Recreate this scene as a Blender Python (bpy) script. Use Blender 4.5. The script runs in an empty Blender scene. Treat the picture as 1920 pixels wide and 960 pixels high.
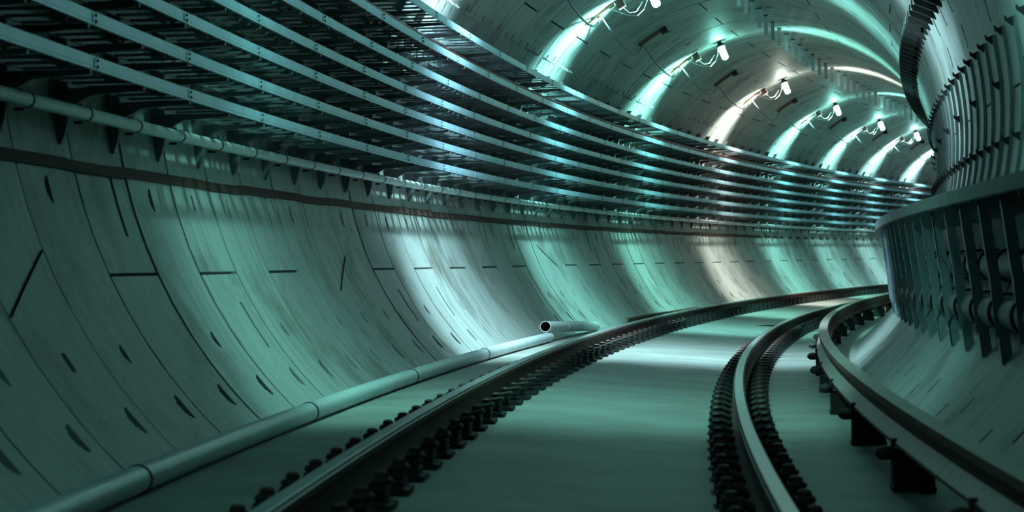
import bpy, bmesh, math, random
from mathutils import Matrix, Vector
random.seed(7)
scene = bpy.context.scene
COL = scene.collection

# ---------------------------------------------------------------- camera, world, exposure
F_PX = 4700.0                                  # focal length in pixels of the 1920 px wide frame
ROLL, PITCH = -0.020401, 0.0039703
CAM_Z = 0.98                                   # lens height above the low side of the track bed
cam_data = bpy.data.cameras.new('camera')
cam_data.sensor_width = 36.0
cam_data.lens = F_PX * 36.0 / 1920.0
cam_data.clip_end = 400
cam_data.dof.use_dof = True
cam_data.dof.focus_distance = 24.0
cam_data.dof.aperture_fstop = 5.6
cam = bpy.data.objects.new('camera', cam_data)
COL.objects.link(cam)
def _pitch(v):
    c, s = math.cos(PITCH), math.sin(PITCH)
    return Vector((v[0], c * v[1] - s * v[2], s * v[1] + c * v[2]))
_c, _s = math.cos(ROLL), math.sin(ROLL)
_right, _up, _fwd = _pitch((_c, 0, _s)), _pitch((-_s, 0, _c)), _pitch((0, 1, 0))
m = Matrix.Identity(4)
for i in range(3):
    m[i][0], m[i][1], m[i][2] = _right[i], _up[i], -_fwd[i]
m[2][3] = CAM_Z
cam.matrix_world = m
scene.camera = cam

world = bpy.data.worlds.new('world')
scene.world = world
world.use_nodes = True
world.node_tree.nodes['Background'].inputs[0].default_value = (0.0, 0.0, 0.0, 1)
scene.view_settings.view_transform = 'Standard'
scene.view_settings.look = 'None'
scene.view_settings.gamma = 1.0
scene.view_settings.use_curve_mapping = False
scene.view_settings.exposure = 0.0
SPOT_POWER = 2800.0                            # base watts of the unseen spots added at each lamp
LAMP_POWER = 90.0                             # emission strength of a lamp tube

# ---------------------------------------------------------------- tunnel geometry
D = 217.96976                                  # radius of the bend at the camera
AZ = -0.016206
CX, CY = D * math.cos(AZ), D * math.sin(AZ)
R0, OC, ZC = 2.703, 0.1653, 1.0854             # lining circle (offset to the outer side, height over the lens)
RW, RS = 1.11, 16.20                           # ring width and a ring joint
def ease(s):                                   # the bend opens slightly far ahead
    return 0.4 * max((s - 48.0) / 27.0, 0.0) ** 2
def P(s, o, z):
    a = s / D
    r = D + o + ease(s)
    return Vector((CX - r * math.cos(a), CY + r * math.sin(a), z + CAM_Z))
def frame(s, o=0.0, z=0.0):                    # local x = towards inside of bend, y = along track, z = up
    a = s / D
    return Matrix.Translation(P(s, o, z)) @ Matrix.Rotation(-a, 4, 'Z')
def wall_o(z, side=1):
    return OC + side * math.sqrt(R0 * R0 - (z - ZC) ** 2)
def on_circle(deg, r=R0):
    t = math.radians(deg)
    return OC + r * math.cos(t), ZC + r * math.sin(t)

# ---------------------------------------------------------------- materials
def new_mat(name):
    mt = bpy.data.materials.new(name)
    mt.use_nodes = True
    nt = mt.node_tree
    return mt, nt, nt.nodes['Principled BSDF']
def ramp(nt, fac, cols):
    r = nt.nodes.new('ShaderNodeValToRGB')
    els = r.color_ramp.elements
    while len(els) < len(cols):
        els.new(0.5)
    for e, (p, c) in zip(els, cols):
        e.position = p
        e.color = (c[0], c[1], c[2], 1)
    nt.links.new(fac, r.inputs[0])
    return r.outputs[0]
def noise(nt, vec, scale, detail=4, rough=0.55):
    n = nt.nodes.new('ShaderNodeTexNoise')
    n.inputs['Scale'].default_value = scale
    n.inputs['Detail'].default_value = detail
    n.inputs['Roughness'].default_value = rough
    if vec is not None:
        nt.links.new(vec, n.inputs['Vector'])
    return n.outputs['Fac']
def mapping(nt, src, scale, rnd=False):
    tc = nt.nodes.new('ShaderNodeTexCoord')
    mp = nt.nodes.new('ShaderNodeMapping')
    mp.inputs['Scale'].default_value = scale
    nt.links.new(tc.outputs[src], mp.inputs['Vector'])
    if rnd:
        oi = nt.nodes.new('ShaderNodeObjectInfo')
        mu = nt.nodes.new('ShaderNodeMath'); mu.operation = 'MULTIPLY'; mu.inputs[1].default_value = 57.0
        cb = nt.nodes.new('ShaderNodeCombineXYZ')
        nt.links.new(oi.outputs['Random'], mu.inputs[0])
        for k in range(3):
            nt.links.new(mu.outputs[0], cb.inputs[k])
        nt.links.new(cb.outputs[0], mp.inputs['Location'])
    return mp.outputs[0]
def mixc(nt, a, b, fac, mode='MIX'):
    mx = nt.nodes.new('ShaderNodeMix'); mx.data_type = 'RGBA'; mx.blend_type = mode
    for inp, v in ((mx.inputs[6], a), (mx.inputs[7], b)):
        if isinstance(v, tuple):
            inp.default_value = (*v, 1)
        else:
            nt.links.new(v, inp)
    if isinstance(fac, float):
        mx.inputs[0].default_value = fac
    else:
        nt.links.new(fac, mx.inputs[0])
    return mx.outputs[2]
def bump(nt, b, h, strength, dist=0.01):
    bp = nt.nodes.new('ShaderNodeBump')
    bp.inputs['Strength'].default_value = strength
    bp.inputs['Distance'].default_value = dist
    nt.links.new(h, bp.inputs['Height'])
    nt.links.new(bp.outputs[0], b.inputs['Normal'])

def mat_lining():
    mt, nt, b = new_mat('lining_concrete')
    streak = mapping(nt, 'Object', (0.7, 14.0, 0.7), True)
    patch = mapping(nt, 'Object', (1.0, 0.8, 1.0), True)
    oi = nt.nodes.new('ShaderNodeObjectInfo')
    n1 = noise(nt, streak, 1.0, 5)
    n2 = noise(nt, patch, 1.4, 5, 0.6)
    base = ramp(nt, n1, [(0.25, (0.20, 0.205, 0.20)), (0.5, (0.32, 0.325, 0.318)), (0.75, (0.40, 0.405, 0.398))])
    stain = ramp(nt, n2, [(0.32, (0.38, 0.33, 0.29)), (0.50, (1, 1, 1)), (0.8, (1, 1, 1))])
    c = mixc(nt, base, stain, 0.8, 'MULTIPLY')
    tone = ramp(nt, oi.outputs['Random'], [(0.0, (0.84, 0.85, 0.85)), (1.0, (1, 1, 1))])
    c = mixc(nt, c, tone, 1.0, 'MULTIPLY')
    nt.links.new(c, b.inputs['Base Color'])
    rr = nt.nodes.new('ShaderNodeMapRange')
    rr.inputs['To Min'].default_value = 0.46; rr.inputs['To Max'].default_value = 0.66
    nt.links.new(n1, rr.inputs['Value']); nt.links.new(rr.outputs[0], b.inputs['Roughness'])
    bump(nt, b, n1, 0.25, 0.006)
    return mt
def mat_floor():
    mt, nt, b = new_mat('track_bed_concrete')
    v = mapping(nt, 'Object', (1, 1, 1)); n1 = noise(nt, v, 1.3, 6, 0.6); n2 = noise(nt, v, 26, 4, 0.7)
    c = ramp(nt, n1, [(0.3, (0.17, 0.17, 0.16)), (0.6, (0.26, 0.26, 0.245)), (0.8, (0.31, 0.305, 0.29))])
    d = ramp(nt, n2, [(0.26, (0.45, 0.43, 0.4)), (0.4, (1, 1, 1))])
    nt.links.new(mixc(nt, c, d, 0.7, 'MULTIPLY'), b.inputs['Base Color'])
    b.inputs['Roughness'].default_value = 0.6
    bump(nt, b, n2, 0.3, 0.006)
    return mt
def mat_metal(name, c0, c1, rough, metal, scale=9.0, bmp=0.1):
    mt, nt, b = new_mat(name)
    v = mapping(nt, 'Object', (1, 1, 1), True)
    n = noise(nt, v, scale, 5, 0.6)
    nt.links.new(ramp(nt, n, [(0.3, c0), (0.7, c1)]), b.inputs['Base Color'])
    b.inputs['Roughness'].default_value = rough
    b.inputs['Metallic'].default_value = metal
    if bmp:
        bump(nt, b, n, bmp, 0.004)
    return mt
def mat_fascia():                               # galvanised side rail: a dotted row of punched holes near the bottom lip
    mt, nt, b = new_mat('galvanised_side_rail')
    uv = nt.nodes.new('ShaderNodeUVMap')
    sp = nt.nodes.new('ShaderNodeSeparateXYZ'); nt.links.new(uv.outputs[0], sp.inputs[0])
    def mth(op, a, bb):
        q = nt.nodes.new('ShaderNodeMath'); q.operation = op
        for k, x in ((0, a), (1, bb)):
            if isinstance(x, (int, float)):
                q.inputs[k].default_value = x
            else:
                nt.links.new(x, q.inputs[k])
        return q.outputs[0]
    fx = mth('ABSOLUTE', mth('SUBTRACT', mth('FRACT', mth('MULTIPLY', sp.outputs[0], 16.0), 0), 0.5), 0)
    fy = mth('ABSOLUTE', mth('SUBTRACT', sp.outputs[1], 0.24), 0)
    hole = mth('MULTIPLY', mth('LESS_THAN', fx, 0.27), mth('LESS_THAN', fy, 0.035))
    v = mapping(nt, 'Object', (1, 1, 1)); n = noise(nt, v, 3.0, 4)
    c = ramp(nt, n, [(0.3, (0.27, 0.40, 0.50)), (0.7, (0.37, 0.52, 0.63))])
    nt.links.new(mixc(nt, c, (0.02, 0.02, 0.02), hole), b.inputs['Base Color'])
    b.inputs['Roughness'].default_value = 0.42
    b.inputs['Metallic'].default_value = 0.55
    return mt
def mat_emit(name, col, strength):
    mt, nt, b = new_mat(name)
    b.inputs['Base Color'].default_value = (0.9, 0.9, 0.9, 1)
    b.inputs['Emission Color'].default_value = (*col, 1)
    b.inputs['Emission Strength'].default_value = strength
    return mt
M = {}
M['lining'] = mat_lining()
M['floor'] = mat_floor()
M['fascia'] = mat_fascia()
M['galv'] = mat_metal('galvanised_steel', (0.34, 0.37, 0.40), (0.52, 0.55, 0.58), 0.45, 0.5)
M['rung'] = mat_metal('dull_rung_steel', (0.16, 0.19, 0.21), (0.26, 0.29, 0.32), 0.5, 0.4)
M['splice'] = mat_metal('splice_steel', (0.27, 0.40, 0.50), (0.37, 0.52, 0.63), 0.42, 0.55)
M['galv_dark'] = mat_metal('weathered_bracket_steel', (0.11, 0.12, 0.13), (0.20, 0.21, 0.22), 0.55, 0.4)
M['rib'] = mat_metal('painted_rib_steel', (0.16, 0.18, 0.19), (0.26, 0.27, 0.28), 0.5, 0.3)
M['strut'] = mat_metal('painted_strut_steel', (0.26, 0.33, 0.38), (0.36, 0.43, 0.48), 0.5, 0.2)
M['walk'] = mat_metal('walkway_concrete', (0.24, 0.25, 0.26), (0.34, 0.35, 0.36), 0.7, 0.0, 5.0)
M['rail'] = mat_metal('rusted_rail_steel', (0.040, 0.014, 0.010), (0.075, 0.026, 0.019), 0.8, 0.0, 14.0)
M['rail_top'] = mat_metal('polished_rail_steel', (0.28, 0.29, 0.30), (0.40, 0.41, 0.42), 0.36, 0.75, 20.0, 0.0)
M['iron'] = mat_metal('black_cast_iron', (0.008, 0.0075, 0.0075), (0.020, 0.018, 0.017), 0.75, 0.0, 18.0)
M['nut'] = mat_metal('rusty_bolt_steel', (0.05, 0.022, 0.020), (0.11, 0.050, 0.045), 0.6, 0.2, 30.0)
M['rubber'] = mat_metal('black_rubber', (0.008, 0.008, 0.008), (0.016, 0.016, 0.016), 0.7, 0.0)
M['joint'] = mat_metal('joint_filler_and_bore_shade', (0.004, 0.004, 0.004), (0.008, 0.008, 0.008), 1.0, 0.0)
M['joint'].node_tree.nodes['Principled BSDF'].inputs['Specular IOR Level'].default_value = 0.0
M['pvc'] = mat_metal('grey_plastic_pipe', (0.40, 0.44, 0.46), (0.50, 0.54, 0.56), 0.38, 0.0, 4.0, 0.0)
M['main'] = mat_metal('dull_water_main', (0.10, 0.11, 0.115), (0.16, 0.17, 0.175), 0.5, 0.2, 5.0)
M['conduit'] = mat_metal('pale_conduit', (0.58, 0.62, 0.64), (0.70, 0.74, 0.76), 0.42, 0.1, 6.0)
M['band'] = mat_metal('wall_shadow_brown', (0.055, 0.022, 0.017), (0.085, 0.036, 0.028), 0.9, 0.0, 12.0)  # shadow tone for the strip on the outer wall
M['third'] = mat_metal('conductor_rail_steel', (0.30, 0.23, 0.20), (0.42, 0.34, 0.30), 0.5, 0.3, 8.0)
M['third_side'] = mat_metal('conductor_rail_rust', (0.13, 0.048, 0.035), (0.20, 0.08, 0.058), 0.75, 0.0, 10.0)
M['wood'] = mat_metal('brown_mounting_board', (0.16, 0.09, 0.05), (0.28, 0.17, 0.10), 0.7, 0.0, 14.0)
M['wire'] = mat_metal('pale_cable_sheath', (0.34, 0.34, 0.33), (0.44, 0.44, 0.43), 0.5, 0.0)
M['red'] = mat_metal('dark_red_cable', (0.20, 0.035, 0.045), (0.32, 0.06, 0.07), 0.5, 0.0)

# ---------------------------------------------------------------- mesh helpers
def finish(bm, name, mats, sharp=35.0, flip=None):
    bmesh.ops.remove_doubles(bm, verts=bm.verts, dist=1e-5)
    bmesh.ops.recalc_face_normals(bm, faces=bm.faces)
    lim = math.radians(sharp)
    for f in bm.faces:
        f.smooth = True
    for e in bm.edges:
        if len(e.link_faces) != 2 or e.calc_face_angle(0) > lim:
            e.smooth = False
    me = bpy.data.meshes.new(name)
    bm.to_mesh(me); bm.free()
    for mt in (mats if isinstance(mats, (list, tuple)) else [mats]):
        me.materials.append(mt)
    return me
class MB:
    """collects shapes given in local (o, s, z): o to the outer side of the bend, s along the track, z up"""
    def __init__(self):
        self.bm = bmesh.new(); self.mi = 0
    def v(self, o, s, z):
        return self.bm.verts.new((-o, s, z))
    def quad(self, *ps):
        f = self.bm.faces.new([self.v(*p) for p in ps]); f.material_index = self.mi; return f
    def box(self, o0, o1, s0, s1, z0, z1):
        c = [self.v(o, s, z) for o in (o0, o1) for s in (s0, s1) for z in (z0, z1)]
        for q in ((0, 1, 3, 2), (4, 6, 7, 5), (0, 4, 5, 1), (2, 3, 7, 6), (0, 2, 6, 4), (1, 5, 7, 3)):
            f = self.bm.faces.new([c[k] for k in q]); f.material_index = self.mi
    def prism(self, poly, s0, s1):                   # polygon in (o, z) extruded along s
        a = [self.v(o, s0, z) for o, z in poly]; b = [self.v(o, s1, z) for o, z in poly]
        n = len(poly)
        for k in range(n):
            f = self.bm.faces.new((a[k], a[(k + 1) % n], b[(k + 1) % n], b[k])); f.material_index = self.mi
        for q in (a, b[::-1]):
            f = self.bm.faces.new(q); f.material_index = self.mi
    def tube(self, pts, r, n=8, cap=True):           # pts in (o, s, z); r number or list
        pts = [Vector((-p[0], p[1], p[2])) for p in pts]
        rings = []; prev = None
        for i, p in enumerate(pts):
            d = (pts[min(i + 1, len(pts) - 1)] - pts[max(i - 1, 0)]).normalized()
            if prev is None:
                u = d.orthogonal().normalized()
            else:
                u = (prev - d * prev.dot(d)).normalized()
            prev = u; w = d.cross(u)
            rr = r[i] if isinstance(r, (list, tuple)) else r
            rings.append([self.bm.verts.new(p + (u * math.cos(2 * math.pi * k / n) + w * math.sin(2 * math.pi * k / n)) * rr) for k in range(n)])
        for a, b in zip(rings[:-1], rings[1:]):
            for k in range(n):
                f = self.bm.faces.new((a[k], a[(k + 1) % n], b[(k + 1) % n], b[k])); f.material_index = self.mi
        if cap:
            for q in (rings[0][::-1], rings[-1]):
                f = self.bm.faces.new(q); f.material_index = self.mi
    def mesh(self, name, mats, sharp=35.0):
        return finish(self.bm, name, mats, sharp)

def link(name, data, parent=None, mw=None):
    ob = bpy.data.objects.new(name, data)
    COL.objects.link(ob)
    if mw is not None and parent is None:
        ob.matrix_world = mw
    if parent is not None:
        ob.parent = parent
        if mw is not None:
            ob.matrix_local = mw
    return ob
def tag(ob, label, cat, group=None):
    ob['label'] = label; ob['category'] = cat
    if group:
        ob['group'] = group
    return ob
def thing(name, label, cat, mw, group=None):
    e = link(name, None, None, mw)
    e.empty_display_size = 0.1
    return tag(e, label, cat, group)
def structure(name, mw=None, data=None):
    e = link(name, data, None, mw if mw is not None else Matrix.Identity(4))
    e['kind'] = 'structure'
    return e
def steps(s0, s1, ds):
    n = max(1, int(math.ceil((s1 - s0) / ds)))
    return [s0 + (s1 - s0) * k / n for k in range(n + 1)]
def sweep(name, poly, s0, s1, mats, ds=1.0, parent=None, origin=None, midx=None, uv=False, closed=True, off=None, sharp=35.0):
    """closed (o, z) polygon swept along the bend; mesh kept relative to `origin` matrix"""
    inv = (origin if origin is not None else Matrix.Identity(4)).inverted()
    bm = bmesh.new(); rings = []
    S = steps(s0, s1, ds)
    uvl = bm.loops.layers.uv.new('UVMap') if uv else None
    for s in S:
        do, dz = off(s) if off else (0, 0)
        rings.append([bm.verts.new(inv @ P(s, o + do, z + dz)) for o, z in poly])
    n = len(poly); zmin = min(p[1] for p in poly); zr = max(p[1] for p in poly) - zmin or 1
    for i in range(len(S) - 1):
        for k in range(n if closed else n - 1):
            k2 = (k + 1) % n
            f = bm.faces.new((rings[i][k], rings[i][k2], rings[i + 1][k2], rings[i + 1][k]))
            if midx:
                f.material_index = midx[k]
            if uv:
                for lp, (si, kk) in zip(f.loops, ((i, k), (i, k2), (i + 1, k2), (i + 1, k))):
                    lp[uvl].uv = (S[si], (poly[kk][1] - zmin) / zr)
    if closed:
        for q in (rings[0][::-1], rings[-1]):
            f = bm.faces.new(q)
            if midx:
                f.material_index = midx[-1]
    me = finish(bm, name, mats, sharp)
    return link(name, me, parent, None if parent is not None else (origin if origin is not None else Matrix.Identity(4)))
def copy_tree(src, mw, parent=None):
    c = src.copy(); COL.objects.link(c)
    if parent is None:
        c.matrix_world = mw
    else:
        c.parent = parent
    for ch in src.children:
        copy_tree(ch, None, c)
    return c
def circle(o, z, r, n=12):
    return [(o + r * math.cos(2 * math.pi * k / n), z + r * math.sin(2 * math.pi * k / n)) for k in range(n)]

S_NEAR, S_FAR = -14.0, 96.0

# ---------------------------------------------------------------- tunnel lining: rings of concrete segments
def panel(name, t0, t1, pockets):
    """one lining segment between angles t0..t1 (deg); pockets = (ta, tb, sa, sb, depth) recesses"""
    gap_t = math.degrees(0.010 / R0); gap_s = 0.003
    T = [t0 + gap_t, t1 - gap_t]; Sx = [gap_s, RW - gap_s]
    k = math.ceil(t0 / 4.0) * 4.0
    while k < t1 - 0.7:
        if k > t0 + 0.7:
            T.append(k)
        k += 4.0
    for ta, tb, sa, sb, dp in pockets:
        T += [ta, tb]; Sx += [sa, sb]
    T = sorted(set(round(x, 4) for x in T)); Sx = sorted(set(round(x, 4) for x in Sx))
    bm = bmesh.new()
    def vert(t, s, d):
        o, z = on_circle(t, R0 + d)
        return bm.verts.new((-o, s, z))
    def depth(i, j):
        if not (0 <= i < len(T) - 1 and 0 <= j < len(Sx) - 1):
            return 0.13
        tm, sm = (T[i] + T[i + 1]) / 2, (Sx[j] + Sx[j + 1]) / 2
        for ta, tb, sa, sb, dp in pockets:
            if ta < tm < tb and sa < sm < sb:
                return dp
        return 0.0
    for i in range(len(T) - 1):
        for j in range(len(Sx) - 1):
            d = depth(i, j)
            a, b, c, e = (T[i], Sx[j]), (T[i + 1], Sx[j]), (T[i + 1], Sx[j + 1]), (T[i], Sx[j + 1])
            bm.faces.new([vert(*q, d) for q in (a, b, c, e)])
            bm.faces.new([vert(*q, 0.13) for q in (e, c, b, a)])
    for i in range(-1, len(T) - 1):
        for j in range(len(Sx) - 1):
            d0, d1 = depth(i, j), depth(i + 1, j)
            if d0 != d1:
                t = T[i + 1]
                bm.faces.new([vert(t, Sx[j], d0), vert(t, Sx[j + 1], d0), vert(t, Sx[j + 1], d1), vert(t, Sx[j], d1)])
    for i in range(len(T) - 1):
        for j in range(-1, len(Sx) - 1):
            d0, d1 = depth(i, j), depth(i, j + 1)
            if d0 != d1:
                s = Sx[j + 1]
                bm.faces.new([vert(T[i], s, d0), vert(T[i + 1], s, d0), vert(T[i + 1], s, d1), vert(T[i], s, d1)])
    bmesh.ops.remove_doubles(bm, verts=bm.verts, dist=1e-5)
    return finish(bm, name, M['lining'])
def dpocket(tc, length, sa, sb, depth=0.055):
    """rounded pocket made of slices, straight on one side"""
    out = []; n = 4
    for k, fct in enumerate((0.50, 0.80, 0.96, 1.0)):
        h = math.degrees(length * fct / 2 / R0)
        out.append((tc - h, tc + h, sa + (sb - sa) * k / n, sa + (sb - sa) * (k + 1) / n, depth))
    return out
def rect(tc, length, sa, sb, depth=0.05):
    h = math.degrees(length / 2 / R0)
    return [(tc - h, tc + h, sa, sb, depth)]
foot = lambda: dpocket(-40.6, 0.155, 0.80, 0.92)
PAN = {}
PAN['e1u'] = panel('segment_mesh', -23.8, 44.5, rect(-15.4, 0.35, 0.73, 0.795) + rect(35.6, 0.07, 0.25, 0.33) + rect(35.9, 0.07, 0.75, 0.85))
PAN['e1'] = panel('segment_mesh', -23.8, 44.5, rect(-14.0, 0.10, 0.5, 0.56) + rect(35.4, 0.07, 0.5, 0.58))
PAN['e0'] = panel('segment_mesh', -57.0, -23.8, foot())
PAN['e0s'] = panel('segment_mesh', -57.0, -23.8, foot() + rect(-31.8, 0.34, 0.73, 0.79))
PAN['ek'] = panel('segment_mesh', -57.0, 44.5, foot() + rect(-33.1, 0.10, 0.47, 0.55) + rect(35.4, 0.07, 0.5, 0.58))
PAN['e2'] = panel('segment_mesh', 44.5, 110.5, rect(62.0, 0.10, 0.5, 0.6) + rect(95.0, 0.10, 0.5, 0.6))
PAN['e3'] = panel('segment_mesh', 110.5, 178.0, rect(157.5, 0.20, 0.70, 0.78) + rect(128.0, 0.12, 0.5, 0.6))
PAN['e4'] = panel('segment_mesh', 178.0, 238.0, rect(208.0, 0.12, 0.5, 0.55) + rect(224.0, 0.12, 0.78, 0.83))
PAN['o0'] = panel('segment_mesh', -57.0, 10.0, dpocket(-40.6, 0.155, 0.80, 0.92) + dpocket(-33.1, 0.11, 0.46, 0.545) + dpocket(-14.2, 0.14, 0.44, 0.53))
PAN['o1'] = panel('segment_mesh', 10.0, 76.3, rect(35.6, 0.07, 0.25, 0.33) + rect(36.0, 0.07, 0.78, 0.86) + rect(61.0, 0.12, 0.5, 0.57))
PAN['o2'] = panel('segment_mesh', 76.3, 143.0, rect(95.0, 0.10, 0.5, 0.6) + rect(122.0, 0.12, 0.5, 0.58))
PAN['o3'] = panel('segment_mesh', 143.0, 211.0, rect(164.4, 0.20, 0.45, 0.53) + rect(157.6, 0.16, 0.75, 0.82))
PAN['o4'] = panel('segment_mesh', 211.0, 238.0, rect(226.0, 0.10, 0.48, 0.53))
wall_left = structure('wall_left'); wall_right = structure('wall_right'); ceiling = structure('ceiling')
k0 = math.floor((S_NEAR - RS) / RW); k1 = math.ceil((S_FAR - RS) / RW)
UPPER_SLOTS = {-4, -6, 0, 4, 6, 12, 14, 18, 22, 26}
LOWER_SLOTS = {-2, 2, 8, 10, 16, 20, 24}
for k in range(k0, k1):
    s = RS + k * RW
    even = k % 2 == 0
    jit = random.uniform(-0.004, 0.004)
    mw = frame(s) @ Matrix.Translation((jit, 0, random.uniform(-0.003, 0.003)))
    if k in (-2, 6, 18):
        lst = [('ek', wall_left), ('e2', ceiling), ('e3', wall_right), ('e4', wall_right)]
    elif even:
        lst = [('e0s' if k in LOWER_SLOTS else 'e0', wall_left), ('e1u' if (k in UPPER_SLOTS or k > 14) else 'e1', wall_left), ('e2', ceiling), ('e3', wall_right), ('e4', wall_right)]
    else:
        lst = [('o0', wall_left), ('o1', wall_left), ('o2', ceiling), ('o3', wall_right), ('o4', wall_right)]
    for key, par in lst:
        link('segment', PAN[key], par, mw)

# diagonal key joints set into three even rings
def diagonal_joint(sa, ta, sb, tb):
    b = MB(); n = 8; a = []
    w = 0.0055
    top, bot = [], []
    for i in range(n + 1):
        q = i / n; s = sa + (sb - sa) * q; t = ta + (tb - ta) * q
        dt = math.degrees(w / R0) if abs(tb - ta) > 0 else 0.3
        top.append((s, t + dt * 1.3)); bot.append((s, t - dt * 1.3))
    for i in range(n):
        for r, inv in ((R0 - 0.007, False),):
            ps = [(*on_circle(top[i][1], r), top[i][0]), (*on_circle(top[i + 1][1], r), top[i + 1][0]), (*on_circle(bot[i + 1][1], r), bot[i + 1][0]), (*on_circle(bot[i][1], r), bot[i][0])]
            b.quad(*[(p[0], p[2], p[1]) for p in ps])
            r2 = R0 + 0.01
            ps = [(*on_circle(top[i][1], r2), top[i][0]), (*on_circle(top[i + 1][1], r2), top[i + 1][0]), (*on_circle(bot[i + 1][1], r2), bot[i + 1][0]), (*on_circle(bot[i][1], r2), bot[i][0])]
            b.quad(*[(p[0], p[2], p[1]) for p in ps])
    return b.mesh('key_joint', M['joint'])
for sa, ta, sb, tb in ((15.06, -21.0, 13.99, -27.8), (24.02, -21.1, 23.05, -27.6), (36.53, -17.6, 37.66, -23.9)):
    s0 = min(sa, sb)
    link('key_joint', diagonal_joint(sa - s0, ta, sb - s0, tb), wall_left, frame(s0))

# ---------------------------------------------------------------- track bed
LRA, LRT = 0.9276, -0.659                       # outer running rail: axis offset, top height
RRA, RRT = -0.5794, -0.777
ZL, ZR_, ZRR = -0.866, -0.984, -1.000
floor = sweep('floor', [(2.25, ZL), (0.95, ZL), (0.60, ZL - 0.012), (RRA, ZR_), (-1.2, ZR_ - 0.012), (-1.75, ZRR), (-1.75, -1.3), (2.25, -1.3)], S_NEAR, S_FAR, M['floor'], 1.0)
floor['kind'] = 'structure'
def floor_z(o):
    if o > 0.95:
        return ZL
    if o > RRA:
        return ZL + (ZR_ - ZL) * (0.95 - o) / (0.95 - RRA)
    return ZR_ - 0.016 * min(1, (RRA - o) / 1.1)

# ---------------------------------------------------------------- running rails
def rail_profile(ax, top):
    h = 0.172
    half = [(0.026, 0), (0.034, -0.006), (0.036, -0.015), (0.036, -0.036), (0.0105, -0.050), (0.0085, -0.075), (0.0085, -0.120), (0.016, -0.140), (0.075, -0.160), (0.075, -h)]
    return [(ax + a, top + z) for a, z in half] + [(ax - a, top + z) for a, z in half[::-1]]
for ax, top, lab in ((LRA, LRT, 'rust-dark running rail on the side of the grey drain pipe'), (RRA, RRT, 'rust-dark running rail with bright head, beside the raised conductor rail')):
    org = frame(4.0, ax, top - 0.172)
    prof = rail_profile(ax, top)
    r = sweep('running_rail', prof, 4.0, S_FAR, M['rail'], 0.75, origin=org)
    tag(r, lab, 'rail', 'running rails')
    sweep('running_surface', [(ax + 0.033, top - 0.0062), (ax + 0.025, top + 0.0012), (ax - 0.025, top + 0.0012), (ax - 0.033, top - 0.0062), (ax - 0.0367, top - 0.013), (ax - 0.030, top - 0.012), (ax + 0.030, top - 0.012), (ax + 0.0367, top - 0.013)], 4.0, S_FAR, M['rail_top'], 0.75, parent=r, origin=org)
    r.children[0]['label'] = 'worn shiny running surface'

# ---------------------------------------------------------------- rail fastenings
def ribbed_block(b, o0, o1, s0, s1, z0, z1, n=5):   # stacked ribbed rubber pad
    hgt = (z1 - z0) / n
    for k in range(n):
        i = 0.006 if k % 2 else 0.0
        b.box(o0 + i, o1 - i, s0 + i, s1 - i, z0 + k * hgt, z0 + (k + 1) * hgt + 0.0005)
def fastening_meshes(inner, outer):
    """local origin on the bed under the rail axis; inner = reach towards bend centre, outer = reach to outer side"""
    H = 0.035
    g = {}
    plate = [(-inner, 0), (-inner, 0.016), (-0.085, 0.030), (-0.082, H - 0.001), (0.082, H - 0.001), (0.085, 0.030), (outer, 0.016), (outer, 0)]
    b = MB(); b.prism(plate, -0.115, 0.115)
    g['baseplate'] = b.mesh('baseplate', M['iron'])
    fb = MB(); fb.prism(plate, -0.115, 0.115)
    for nm, sg, reach in (('shoulder_in', -1, inner), ('shoulder_out', 1, outer)):
        b = MB(); a1 = reach - 0.022; a0 = max(0.080, a1 - 0.085)
        lo, hi = sorted((sg * a0, sg * a1))
        ribbed_block(b, lo, hi, -0.085, 0.085, 0.017, 0.086, 6)
        g[nm] = b.mesh('ribbed_block', M['iron'])
        fb.box(lo, hi, -0.085, 0.085, 0.017, 0.086)
        b = MB(); c = sg * (a0 + a1) / 2
        r0 = sg * 0.050
        b.tube([(r0, -0.05, 0.062), (c - sg * 0.02, -0.062, 0.094), (c + sg * 0.022, -0.05, 0.100), (c + sg * 0.032, 0, 0.096), (c + sg * 0.022, 0.05, 0.100), (c - sg * 0.02, 0.062, 0.094), (r0, 0.05, 0.062)], 0.014, 6)
        g[nm + '_clip'] = b.mesh('spring_clip', M['iron'])
        b = MB()
        b.tube([(c, 0, 0.084), (c, 0, 0.106)], 0.034, 10)
        b.tube([(c, 0, 0.106), (c, 0, 0.126), (c, 0, 0.134)], [0.028, 0.028, 0.016], 6)
        g[nm + '_bolt'] = b.mesh('bolt', M['nut'])
        fb.tube([(c, 0, 0.086), (c, 0, 0.130)], 0.032, 6)
    g['far'] = fb.mesh('rail_fastening', M['iron'])
    return g
for ax, zf, inner, outer, lab, s0 in ((LRA, ZL, 0.150, 0.285, 'black bolted fastening clamping the running rail by the drain pipe', 9.55), (RRA, ZR_, 0.200, 0.200, 'black bolted fastening clamping the running rail by the conductor rail', 9.25)):
    g = fastening_meshes(inner, outer)
    k = 0; proto = None; s = s0
    while s < 86:
        mw = frame(s, ax, zf)
        if k < 46:
            if proto is None:
                t = thing('rail_fastening', lab, 'rail fastening', mw, lab.replace('fastening', 'fastenings', 1))
                link('baseplate', g['baseplate'], t)
                for nm in ('shoulder_in', 'shoulder_out'):
                    q = link('ribbed_block', g[nm], t)
                    link('spring_clip', g[nm + '_clip'], q)
                    link('bolt', g[nm + '_bolt'], q)
                proto = t
            else:
                copy_tree(proto, mw)
        else:
            tag(link('rail_fastening', g['far'], None, mw), lab, 'rail fastening', lab.replace('fastening', 'fastenings', 1))
        s += 0.605; k += 1

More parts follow.
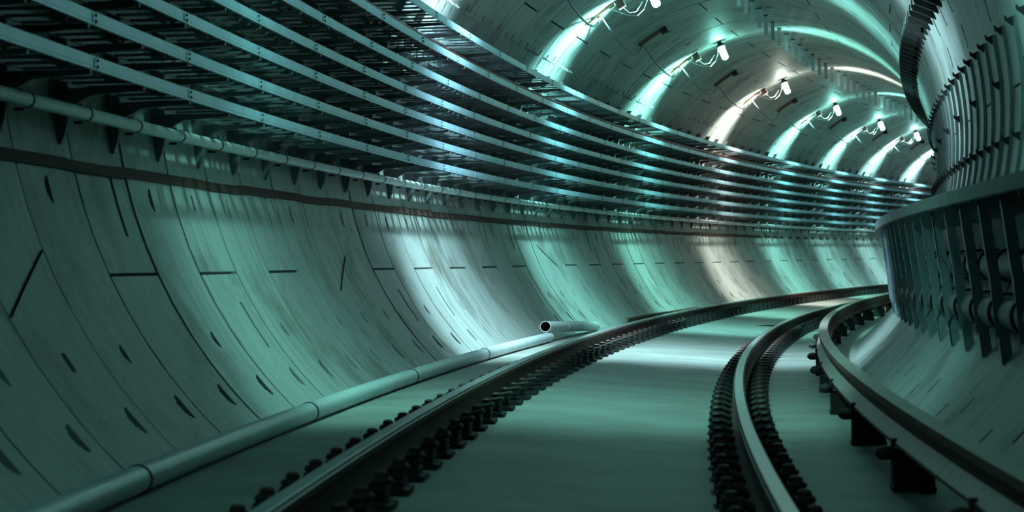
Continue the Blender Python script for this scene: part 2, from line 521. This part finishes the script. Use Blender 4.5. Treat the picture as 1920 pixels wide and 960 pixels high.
# ---------------------------------------------------------------- conductor (third) rail on insulated supports
CRO = -1.240
prof = [(CRO + 0.040, -0.640), (CRO - 0.040, -0.640), (CRO - 0.042, -0.672), (CRO - 0.014, -0.690), (CRO - 0.012, -0.735), (CRO - 0.062, -0.780), (CRO - 0.062, -0.800), (CRO + 0.062, -0.800), (CRO + 0.062, -0.785), (CRO + 0.012, -0.735), (CRO + 0.014, -0.690), (CRO + 0.042, -0.672)]
org = frame(6.0, CRO, -0.80)
cr = sweep('conductor_rail', prof, 6.0, S_FAR, [M['third'], M['third_side']], 0.75, origin=org, midx=[0, 1, 1, 1, 1, 1, 1, 1, 0, 1, 1, 1], sharp=25)
tag(cr, 'brown conductor rail with pale flat head, raised on black supports', 'rail')
b = MB(); b.box(-0.10, 0.075, -0.075, 0.075, 0.0, 0.135); b.box(-0.105, 0.08, -0.08, 0.08, 0.0, 0.02)
sup_block = b.mesh('support_block', M['iron'])
b = MB(); b.tube([(0.06, 0, 0.150), (0.075, 0, 0.150)], 0.03, 10)
b.tube([(0.10, 0, 0.135), (0.10, 0, 0.150), (0.10, 0, 0.170), (0.10, 0, 0.188), (0.10, 0, 0.196)], [0.025, 0.046, 0.048, 0.034, 0.010], 14)
sup_knob = b.mesh('insulator_cap', M['rubber'])
b = MB(); b.tube([(0.0, 0, 0.134), (0.0, 0, 0.150), (0.0, 0, 0.170), (0.0, 0, 0.1885)], [0.060, 0.072, 0.060, 0.055], 14)
sup_ins = b.mesh('insulator', M['rubber'])
b = MB(); b.box(0.052, 0.078, -0.02, 0.02, 0.188, 0.225); sup_clip = b.mesh('rail_clip', M['nut'])
b = MB(); b.box(-0.078, -0.052, -0.02, 0.02, 0.188, 0.225); sup_clip2 = b.mesh('rail_clip', M['nut'])
s = 8.85; k = 0
while s < 80:
    t = thing('conductor_rail_support', 'black insulated support block under the conductor rail', 'rail support', frame(s, CRO, floor_z(CRO)), 'supports under the conductor rail')
    for nm, me in (('support_block', sup_block), ('insulator', sup_ins), ('insulator_cap', sup_knob), ('rail_clip', sup_clip), ('rail_clip', sup_clip2)):
        link(nm, me, t)
    s += 2.74; k += 1

# ---------------------------------------------------------------- cable trays, brackets, conduit on the outer wall
TRAYS = [(2.390, 1.005), (2.395, 1.215), (2.405, 1.428), (2.400, 1.632), (2.335, 1.832), (2.235, 2.055), (2.110, 2.275)]
TLAB = ['lowest galvanised cable tray of the wall rack, just above the pale conduit',
        'second galvanised cable tray up from the pale conduit',
        'third galvanised cable tray up from the pale conduit',
        'middle galvanised cable tray, fourth of the seven on the wall rack',
        'galvanised cable tray, third down from the top of the wall rack',
        'galvanised cable tray carrying dark red cables, second from the rack top',
        'topmost galvanised cable tray of the wall rack, below the lamps']
TRAY_H = 0.064
S_T0 = 4.0
for (fo, zt), lab in zip(TRAYS, TLAB):
    zb = zt - TRAY_H
    depth = wall_o(zb) - fo - 0.17
    bo = fo + depth
    org = frame(S_T0, fo, zb)
    t = thing('cable_tray', lab, 'cable tray', org, 'cable trays on the wall rack')
    s = S_T0 + 0.36
    L = 2.12
    while s < 90:
        sweep('side_rail', [(fo, zt), (fo, zb), (fo + 0.016, zb), (fo + 0.016, zb + 0.004), (fo + 0.004, zb + 0.004), (fo + 0.004, zt - 0.004), (fo + 0.014, zt - 0.004), (fo + 0.014, zt)], s + 0.006, min(s + L - 0.006, 90), M['fascia'], 1.06, parent=t, origin=org, uv=True, sharp=20)
        s += L
    sweep('rear_rail', [(bo, zt), (bo, zb), (bo - 0.012, zb), (bo - 0.012, zt)], S_T0, 90, M['galv_dark'], 1.5, parent=t, origin=org)
    # splice plates with bolts where two side rails meet
    b = MB(); b.box(-0.003, 0.0, -0.055, 0.055, 0.010, TRAY_H - 0.010)
    sp_me = b.mesh('splice_plate', M['splice'])
    b = MB()
    for z in (0.018, TRAY_H - 0.018):
        b.tube([(-0.003, 0, z), (-0.010, 0, z)], 0.007, 6)
    bo_me = b.mesh('splice_bolt', M['iron'])
    s = S_T0 + 0.36 + L; oinv = org.inverted()
    while s < 60:
        q = link('splice_plate', sp_me, t, oinv @ frame(s, fo, zb))
        link('splice_bolt', bo_me, q)
        s += L
    # rungs: a slotted strip each
    b = MB(); b.box(0.003, depth - 0.012, -0.035, 0.035, 0.001, 0.010); b.box(0.003, depth - 0.012, -0.035, -0.030, -0.006, 0.004)
    rung = b.mesh('rung', M['rung'])
    s = 10.0
    while s < 46:
        link('rung', rung, t, oinv @ frame(s, fo, zb)); s += 0.30
    b = MB(); bm = b.bm
    while s < 88:
        mw = oinv @ frame(s, fo, zb)
        c = [bm.verts.new(mw @ Vector((-o, ss, z))) for o in (0.003, depth - 0.012) for ss in (-0.035, 0.035) for z in (0.001, 0.010)]
        for q in ((0, 1, 3, 2), (4, 6, 7, 5), (0, 4, 5, 1), (2, 3, 7, 6), (0, 2, 6, 4), (1, 5, 7, 3)):
            bm.faces.new([c[x] for x in q])
        s += 0.30
    r = link('distant_rungs', b.mesh('distant_rungs', M['rung']), t); r['kind'] = 'stuff'

# wall brackets: curved upright with seven cantilever arms
def upright_mesh():
    b = MB(); zs = [0.66, 0.71, 0.77] + [0.9 + 0.1 * k for k in range(16)] + [2.46]
    w = 0.018
    prev = None
    for z in zs:
        dep = {0.66: 0.012, 0.71: 0.040, 0.77: 0.06}.get(z, 0.08)
        wo = wall_o(z) - 0.002
        cur = [b.v(wo, -w, z), b.v(wo, w, z), b.v(wo - dep, w, z), b.v(wo - dep, -w, z)]
        if prev:
            for k in range(4):
                b.bm.faces.new((prev[k], prev[(k + 1) % 4], cur[(k + 1) % 4], cur[k]))
        else:
            b.bm.faces.new(cur)
        prev = cur
    b.bm.faces.new(prev)
    return b.mesh('upright', M['galv_dark'])
up_me = upright_mesh()
arm_me = []
for fo, zt in TRAYS:
    zb = zt - TRAY_H; wo = wall_o(zb) - 0.095
    b = MB()
    b.prism([(fo + 0.004, zb - 0.004), (fo + 0.004, zb - 0.022), (wo - 0.10, zb - 0.040), (wo - 0.03, zb - 0.075), (wo + 0.01, zb - 0.105), (wo + 0.01, zb - 0.004)], -0.016, 0.016)
    b.box(fo + 0.004, wo, -0.026, 0.026, zb - 0.008, zb - 0.002)
    arm_me.append(b.mesh('tray_arm', M['galv_dark']))
proto = None; s = 15.97 - 6 * RW
while s < 88:
    mw = frame(s)
    if proto is None:
        proto = thing('tray_bracket', 'dark steel wall bracket with seven arms holding the cable trays', 'bracket', mw, 'brackets of the cable tray rack')
        link('upright', up_me, proto)
        for me in arm_me:
            link('tray_arm', me, proto)
    else:
        copy_tree(proto, mw)
    s += RW

# red cables on the second tray from the top
for i, (do, up) in enumerate(((0.055, 0), (0.125, 0), (0.09, 1))):
    fo, zt = TRAYS[5]
    r = 0.033
    zz = zt - TRAY_H + 0.010 + r + 0.001 + up * 0.057
    c = sweep('power_cable', circle(fo + do, zz, r, 8), 12.0, 86.0, M['red'], 1.2, origin=frame(12.0, fo + do, zz), sharp=60)
    tag(c, ['dark red cable by the open edge of the second highest tray', 'dark red cable nearest the wall in the second highest tray', 'dark red cable lying on top of two others in the second highest tray'][i], 'cable', 'dark red cables on the tray')
for j, (ti, do, r) in enumerate(((3, 0.08, 0.016), (4, 0.10, 0.018))):
    fo, zt = TRAYS[ti]; zz = zt - TRAY_H + 0.011 + r
    c = sweep('data_cable', circle(fo + do, zz, r, 8), 12.0, 86.0, M['rubber'], 1.2, origin=frame(12.0, fo + do, zz))
    tag(c, ['black cable lying in the middle tray of the wall rack', 'black cable lying in the third tray from the rack top'][j], 'cable')

# pale conduit under the rack with clamps at every upright
CO, CZ = 2.705, 0.812
org = frame(4.0, CO, CZ)
cd = thing('cable_conduit', 'pale conduit clamped along the wall below the cable trays', 'conduit', org)
sweep('conduit_tube', circle(CO, CZ, 0.034, 12), 4.0, 92.0, M['conduit'], 1.0, parent=cd, origin=org, sharp=60)
b = MB(); b.tube([(0, -0.012, 0), (0, 0.012, 0)], 0.0375, 12); b.box(0.02, 0.062, -0.012, 0.012, -0.05, -0.036); b.box(0.02, 0.055, -0.012, 0.012, 0.036, 0.05)
clamp = b.mesh('clamp', M['iron'])
s = 15.97 - 6 * RW
while s < 75:
    link('clamp', clamp, cd, org.inverted() @ frame(s + 0.045, CO, CZ)); s += RW

# dark brown strip standing in for a cast shadow along the wall
def shadow_strip_poly():
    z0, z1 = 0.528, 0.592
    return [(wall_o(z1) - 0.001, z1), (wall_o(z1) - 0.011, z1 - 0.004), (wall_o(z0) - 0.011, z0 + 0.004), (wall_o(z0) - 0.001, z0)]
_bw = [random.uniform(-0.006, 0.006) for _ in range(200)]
def shadow_strip_off(s):
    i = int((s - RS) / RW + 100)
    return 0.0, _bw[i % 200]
bd = sweep('wall_shadow_strip', shadow_strip_poly(), S_NEAR, 92.0, M['band'], 0.37, origin=frame(4.0, wall_o(0.56), 0.56), off=shadow_strip_off)
tag(bd, 'dark brown strip standing in for a cast shadow along the concrete wall below the conduit', 'band')

# ---------------------------------------------------------------- drain pipe on the bed
PO, PZ, PR = 1.865, -0.808, 0.055
org = frame(4.5, PO, PZ)
dp = thing('drain_pipe', 'long grey plastic drain pipe of socketed lengths along the wall foot', 'pipe', org)
joints = [4.5, 8.9, 13.27, 17.65, 22.05, 26.45, 31.48]
for a, e in zip(joints[:-1], joints[1:]):
    ps = sweep('pipe_length', circle(PO, PZ, PR, 20), a, e + 0.02, M['pvc'], 0.7, parent=dp, origin=org, sharp=60)
    if e < 31:
        sweep('seal_ring', circle(PO, PZ, PR + 0.004, 20), e - 0.012, e + 0.016, M['rubber'], 0.3, parent=ps, origin=org, sharp=60)
# loose pipe with open mouth lying on the end of the drain pipe
b = MB(); n = 18; ro, ri = 0.062, 0.055; A = Vector((1.885, 0.0, -0.684)); B = Vector((1.84, 4.6, -0.803))
rings = []
for (pt, r) in ((A, ro), (B, ro), (B, ri), (A + (B - A) * 0.0, ri)):
    rings.append([b.v(pt.x + r * math.cos(2 * math.pi * k / n), pt.y, pt.z + r * math.sin(2 * math.pi * k / n)) for k in range(n)])
for i in range(4):
    a, c = rings[i], rings[(i + 1) % 4]
    for k in range(n):
        fc = b.bm.faces.new((a[k], a[(k + 1) % n], c[(k + 1) % n], c[k])); fc.material_index = 1 if i == 2 else 0  # bore faces near-black: the shade inside the pipe is painted in
lp = tag(link('loose_pipe', b.mesh('loose_pipe', [M['pvc'], M['joint']], 60), None, frame(31.35)), 'short loose grey pipe with open mouth and painted-in bore shade resting on the drain pipe end', 'pipe')
b = MB(); b.tube([(1.8693, 1.6, -0.7254), (1.8688, 1.66, -0.727)], 0.067, 18)
link('collar', b.mesh('collar', M['pvc'], 60), lp)
# dark steel bar lying beside the rail
BO = 1.985
bar = sweep('steel_bar', [(BO - 0.03, ZL), (BO + 0.03, ZL), (BO + 0.03, ZL + 0.012), (BO + 0.008, ZL + 0.02), (BO + 0.008, ZL + 0.055), (BO + 0.03, ZL + 0.06), (BO + 0.03, ZL + 0.075), (BO - 0.03, ZL + 0.075), (BO - 0.03, ZL + 0.06), (BO - 0.008, ZL + 0.055), (BO - 0.008, ZL + 0.02), (BO - 0.03, ZL + 0.012)], 39.9, 47.8, M['third_side'], 1.0, origin=frame(39.9, BO, ZL))
tag(bar, 'rusty steel bar lying on the bed between wall and rail', 'steel bar')
# short dark rod lying between the rails
b = MB(); b.tube([(0.30, 0.0, 0.016), (0.0, 0.12, 0.016), (-0.36, 0.18, 0.016)], 0.014, 8)
rod = tag(link('steel_rod', b.mesh('steel_rod', M['iron']), None, frame(39.6, -0.13, floor_z(-0.13) + 0.0)), 'short dark rod lying on the bed between the running rails', 'rod')

# ---------------------------------------------------------------- walkway on the inner wall
WO, WZ0, WZ1 = -1.778, 0.298, 0.372
org = frame(4.0, WO, WZ0)
wk = thing('walkway', 'raised walkway with pale edge beam on slanting steel struts', 'walkway', org)
oinv = org.inverted()
L = 4.0; s = 2.0
while s < 90:
    sweep('edge_beam', [(WO, WZ1), (WO, WZ0), (WO - 0.05, WZ0), (WO - 0.05, WZ1)], s + 0.004, s + L - 0.004, M['walk'], 1.0, parent=wk, origin=org)
    sweep('deck_slab', [(WO - 0.05, WZ1 - 0.002), (WO - 0.05, WZ1 - 0.05), (wall_o(WZ1 - 0.05, -1) + 0.01, WZ1 - 0.05), (wall_o(WZ1, -1) + 0.01, WZ1 - 0.002)], s + 0.004, s + L - 0.004, M['walk'], 1.0, parent=wk, origin=org)
    s += L
# strut: angle iron from the edge beam down to the lining
ztop, otop = WZ1 - 0.052, WO - 0.055
zbot = -0.575; obot = wall_o(zbot, -1) + 0.004
b = MB()
def strut_poly(w0, w1):
    return [(otop, ztop), (otop - w0, ztop), (obot - w1, zbot - 0.02), (obot, zbot)]
b.prism([(otop, ztop), (otop - 0.055, ztop), (obot - 0.045, zbot + 0.02), (obot + 0.012, zbot)], -0.004, 0.004)
b.prism([(otop, ztop), (otop - 0.008, ztop), (obot + 0.004, zbot), (obot + 0.012, zbot)], -0.004, 0.050)
st_me = b.mesh('strut', M['strut'])
zm = -0.03; om = otop + (obot - otop) * (ztop - zm) / (ztop - zbot)
b = MB(); b.prism([(om + 0.002, zm + 0.05), (om - 0.062, zm - 0.06), (om - 0.085, zm - 0.30), (om - 0.035, zm - 0.42), (om - 0.02, zm - 0.25)], -0.012, -0.004)
gs_me = b.mesh('gusset', M['strut'])
b = MB(); b.prism([(WO - 0.02, WZ0 + 0.02), (WO - 0.02, WZ0 - 0.03), (wall_o(0.27, -1) + 0.01, 0.255), (wall_o(0.27, -1) + 0.006, WZ1 - 0.051), (WO - 0.052, WZ1 - 0.051), (WO - 0.052, WZ0 + 0.02)], 0.004, 0.012)
cb_me = b.mesh('cross_bearer', M['strut'])
s = 7.85
while s < 80:
    mw = oinv @ frame(s)
    q = link('strut', st_me, wk, mw)
    link('gusset', gs_me, q)
    link('cross_bearer', cb_me, wk, mw)
    s += 1.005
# two water mains behind the struts
for (o, z, r, lab) in ((-2.165, -0.055, 0.090, 'upper grey water main with black collars behind the walkway struts'), (-2.020, -0.305, 0.095, 'lower grey water main with black collars behind the walkway struts')):
    org2 = frame(5.0, o, z)
    t = thing('water_main', lab, 'pipe', org2, 'water mains under the walkway')
    sweep('pipe_run', circle(o, z, r, 20), 5.0, 85.0, M['main'], 0.8, parent=t, origin=org2, sharp=60)
    b = MB(); b.tube([(0, -0.03, 0), (0, 0.03, 0)], r + 0.014, 20)
    me = b.mesh('collar', M['rubber'], 50)
    s = 8.2
    while s < 60:
        link('collar', me, t, org2.inverted() @ frame(s, o, z)); s += 1.005

# ---------------------------------------------------------------- curved ribs with hooks on the inner wall above the walkway
def rib_mesh():
    b = MB(); zs = [0.40 + 0.0815 * k for k in range(16)]
    prev = None
    for z in zs:
        t = math.atan2(z - ZC, -math.sqrt(R0 ** 2 - (z - ZC) ** 2))
        nx, nz = math.cos(t), math.sin(t)
        cur = []
        for r, ss in ((R0 - 0.001, -0.014), (R0 - 0.001, 0.014), (R0 - 0.028, 0.014), (R0 - 0.028, -0.014)):
            cur.append(b.v(OC + r * nx, ss, ZC + r * nz))
        if prev:
            for k in range(4):
                b.bm.faces.new((prev[k], prev[(k + 1) % 4], cur[(k + 1) % 4], cur[k]))
        else:
            b.bm.faces.new(cur)
        prev = cur
    b.bm.faces.new(prev)
    return b.mesh('rib_bar', M['rib'])
rib_me = rib_mesh()
def hook_mesh(z):
    wo = wall_o(z, -1) + 0.027
    b = MB(); b.prism([(wo, z + 0.03), (wo, z - 0.035), (wo + 0.05, z + 0.005), (wo + 0.055, z + 0.035), (wo + 0.045, z + 0.035), (wo + 0.035, z + 0.018)], -0.02, 0.02)
    return b.mesh('hook', M['iron'])
hooks = [hook_mesh(z) for z in (0.81, 1.25, 1.585)]
proto = None; s = 20.70 - 14 * 0.742
i = 0
while s < 62:
    t = thing('wall_rib', 'dark curved steel rib with hooks on the lining above the walkway', 'rib', frame(s), 'curved ribs above the walkway')
    link('rib_bar', rib_me, t)
    link('hook', hooks[0], t)
    if i % 3 == 1:
        link('hook', hooks[1], t)
    link('hook', hooks[2], t)
    s += 0.742; i += 1

# row of short arms high on the inner wall
zA = 2.30; wA = wall_o(zA, -1)
b = MB()
b.prism([(wA - 0.02, zA), (wall_o(zA - 0.14, -1) - 0.005, zA - 0.14), (-2.17, zA - 0.075), (-2.105, zA - 0.05), (-2.095, zA - 0.025), (-2.095, zA + 0.055), (-2.105, zA + 0.055), (-2.105, zA)], -0.05, 0.05)
arm = b.mesh('arm_bar', M['iron'])
b = MB(); b.prism([(-2.135, zA + 0.001), (-2.135, zA + 0.03), (-2.205, zA + 0.03), (-2.205, zA + 0.001)], -0.07, 0.07)
sad = b.mesh('saddle', M['galv'])
b = MB(); b.box(-2.0945, -2.088, -0.03, 0.03, zA - 0.02, zA + 0.05)
tip_me = b.mesh('end_plate', M['galv'])
b = MB(); b.box(wA - 0.015, wA + 0.012, -0.05, 0.05, zA - 0.11, zA + 0.02)
pl = b.mesh('wall_plate', M['iron'])
s = 20.0
while s < 56:
    t = thing('cable_hanger', 'short black hanger in the dense row high above the walkway', 'bracket', frame(s), 'row of black hangers high on the lining')
    link('arm_bar', arm, t); link('saddle', sad, t); link('wall_plate', pl, t); link('end_plate', tip_me, t)
    s += RW / 2

# hanging strips along the crown
b = MB(); b.box(-0.028, 0.028, -0.006, 0.006, -0.30, 0.0); hs = b.mesh('strip', M['galv'])
b = MB(); b.box(-0.034, 0.034, -0.025, 0.025, -0.015, 0.012); hf = b.mesh('ceiling_plate', M['iron'])
s = 30.2
while s < 84:
    o = 0.10
    z = ZC + math.sqrt(R0 ** 2 - (o - OC) ** 2)
    t = thing('ceiling_hanger', 'flat steel strip hanging from the crown of the tunnel', 'hanger', frame(s, o, z), 'hanging strips along the crown')
    link('strip', hs, t); link('ceiling_plate', hf, t)
    s += RW

# anchor bolts on the lining just above the top tray
b = MB(); b.tube([(0, 0, 0), (-0.055, 0, -0.038)], 0.011, 6); b.tube([(-0.018, 0, -0.0125), (-0.028, 0, -0.0195)], 0.022, 6)
ab = b.mesh('anchor_bolt', M['wire'])
s = 24.0
for k in range(44):
    oo, zz = on_circle(35.0, R0)
    tag(link('anchor_bolt', ab, None, frame(s, oo, zz)), 'pale anchor bolt sticking out of the lining above the top tray', 'bolt', 'anchor bolts above the top tray')
    s += 0.37 if k % 3 else 0.74

# ---------------------------------------------------------------- lamps
# place along the bend, colour, tube strength, then shares of the added spots: down, far side, near lining
LAMPS = [(9.6, (0.31, 1.0, 0.88), 0.12, 0.03, 0.06, 0.03), (18.4, (0.31, 1.0, 0.84), 0.3, 0.27, 0.50, 0.06), (27.4, (0.52, 0.95, 1.0), 1.0, 1.10, 0.55, 0.4), (36.0, (0.32, 1.0, 0.90), 1.0, 0.62, 0.34, 0.45), (44.8, (0.30, 1.0, 0.82), 1.0, 0.65, 0.34, 0.45),
         (53.7, (0.90, 1.0, 0.86), 1.0, 0.75, 0.40, 0.4), (61.8, (0.34, 1.0, 0.86), 1.0, 0.65, 0.40, 0.45), (69.2, (0.38, 1.0, 0.90), 1.0, 0.6, 0.40, 0.45), (75.5, (0.46, 1.0, 0.95), 1.0, 0.6, 0.40, 0.45), (82.0, (0.55, 1.0, 1.0), 1.0, 0.6, 0.40, 0.45), (89.0, (0.60, 1.0, 1.0), 1.0, 0.5, 0.40, 0.4)]
BT = 69.5                                        # lamp angle on the lining circle
bo_, bz_ = on_circle(BT, 2.50)                   # tube centre
ux, uz = math.cos(math.radians(BT)), math.sin(math.radians(BT))
def along(r, ds=0.0):
    return (OC + r * ux, ds, ZC + r * uz)
b = MB(); b.tube([along(2.615), along(2.607), along(2.585), along(2.42), along(2.395), along(2.385)], [0.03, 0.045, 0.055, 0.055, 0.04, 0.015], 14)
bulb_me = [None] * len(LAMPS)
bulb_base = b.mesh('lamp_tube', M['wire'], 60)
b = MB(); b.tube([along(2.690), along(2.66), along(2.640), along(2.612)], [0.035, 0.04, 0.075, 0.08], 16)
sock_me = b.mesh('socket', M['rubber'], 50)
b = MB()
for a0, a1, dep in ((49.5, 58.5, 0.03),):
    n = 4
    pin = [on_circle(a0 + (a1 - a0) * k / n, R0 - 0.004 - dep) for k in range(n + 1)]
    pout = [on_circle(a0 + (a1 - a0) * k / n, R0 - 0.004) for k in range(n + 1)]
    b.prism(pin + pout[::-1], -0.05, 0.05)
board_me = b.mesh('mounting_board', M['wood'])
b = MB(); pin = [on_circle(a, R0 - 0.12) for a in (58.9, 61.2)]; pout = [on_circle(a, R0 - 0.004) for a in (61.2, 58.9)]
b.prism(pin + pout, -0.06, 0.06); box_me = b.mesh('junction_box', M['nut'])
def cpt(deg, r, s):
    o, z = on_circle(deg, r); return (o, s, z)
b = MB(); b.tube([cpt(57, 2.66, 0), cpt(58.5, 2.55, -0.08), cpt(60.5, 2.44, -0.12), cpt(63, 2.38, -0.12), cpt(65.5, 2.42, -0.06), cpt(67.5, 2.52, 0.0), cpt(68.6, 2.648, 0)], 0.0035, 6)
arm2_me = b.mesh('lamp_lead', M['wire'])
b = MB(); b.tube([cpt(60, 2.60, 0.02), cpt(61, 2.48, 0.0), cpt(63, 2.45, 0.0), cpt(65, 2.50, 0.0), cpt(66, 2.53, 0.0)], 0.005, 6)
hook_me = b.mesh('wire_hook', M['wire'])
for i, (s, colr, pw, sw, fw, nw) in enumerate(LAMPS):
    t = thing('tunnel_lamp', 'bare tube lamp glowing warmer white than the teal lamps around it' if s == 53.7 else 'bare tube lamp glowing cool teal, with brown board and loose leads', 'lamp', frame(s), 'tube lamps along the lining')
    me = bulb_base.copy(); me.materials.clear(); me.materials.append(mat_emit('lamp_glow_%d' % i, colr, LAMP_POWER * pw))
    link('lamp_tube', me, t); link('socket', sock_me, t); link('mounting_board', board_me, t); link('junction_box', box_me, t); link('lamp_lead', arm2_me, t); link('wire_hook', hook_me, t)
    q = along(2.30)
    for nm, watts, size, dx, tilt, fwd, soft in (('added_down_spot', sw, 94, 0.0, 0, 20, 0.20), ('added_side_spot', fw, 92, 0.06, -86, 0, 0.05), ('added_near_spot', nw, 95, -0.06, 68, 0, 0.05)):  # unseen spots added beside the tube to throw banded light
        ld = bpy.data.lights.new(nm, 'SPOT')
        ld.color = colr; ld.energy = SPOT_POWER * watts; ld.spot_size = math.radians(size); ld.spot_blend = 1.0; ld.shadow_soft_size = soft
        link(nm, ld, t, Matrix.Translation((-q[0] + dx, 0, q[2])) @ Matrix.Rotation(math.radians(tilt), 4, 'Y') @ Matrix.Rotation(math.radians(fwd), 4, 'X'))
# supply cable sagging from lamp to lamp, clipped half way by a dark bracket
for i in range(1, len(LAMPS) - 1):
    s0, s1 = LAMPS[i][0], LAMPS[i + 1][0]
    sm = s0 + (s1 - s0) * 0.5
    pts = []
    for a, e in ((s0, sm), (sm, s1)):
        for k in range(8):
            q = k / 8.0
            deg = 53.0 + (54.5 - 53.0) * 0 - 0
            sag = 0.30 * math.sin(math.pi * q)
            o, z = on_circle(53.5, R0 - 0.05)
            pts.append((a + (e - a) * q, o - 0.35 * sag, z - sag))
    o, z = on_circle(53.5, R0 - 0.05); pts.append((s1, o, z))
    inv = frame(s0).inverted()
    b = MB(); L3 = []
    for (s, o, z) in pts:
        w = inv @ P(s, o, z); L3.append((-w.x, w.y, w.z))
    b.tube(L3, 0.013, 6)
    tag(link('lamp_cable', b.mesh('lamp_cable', M['galv_dark']), None, frame(s0)), 'thin supply cable sagging between two lamps along the lining', 'cable', 'supply cables between the lamps')
    b = MB(); pin = [on_circle(a, R0 - 0.05) for a in (52.5, 56.0, 60.5)]; pout = [on_circle(a, R0 - 0.002) for a in (60.5, 56.0, 52.5)]
    b.prism(pin + pout, -0.05, 0.05)
    t = thing('cable_clip', 'dark red and black clip holding the supply cable midway between lamps', 'clip', frame(sm), 'cable clips between the lamps')
    link('clip_bar', b.mesh('clip_bar', M['third_side']), t)
    b = MB(); pin = [on_circle(a, R0 - 0.09) for a in (60.6, 62.8)]; pout = [on_circle(a, R0 - 0.002) for a in (62.8, 60.6)]
    b.prism(pin + pout, -0.07, 0.07); link('clip_box', b.mesh('clip_box', M['iron']), t)
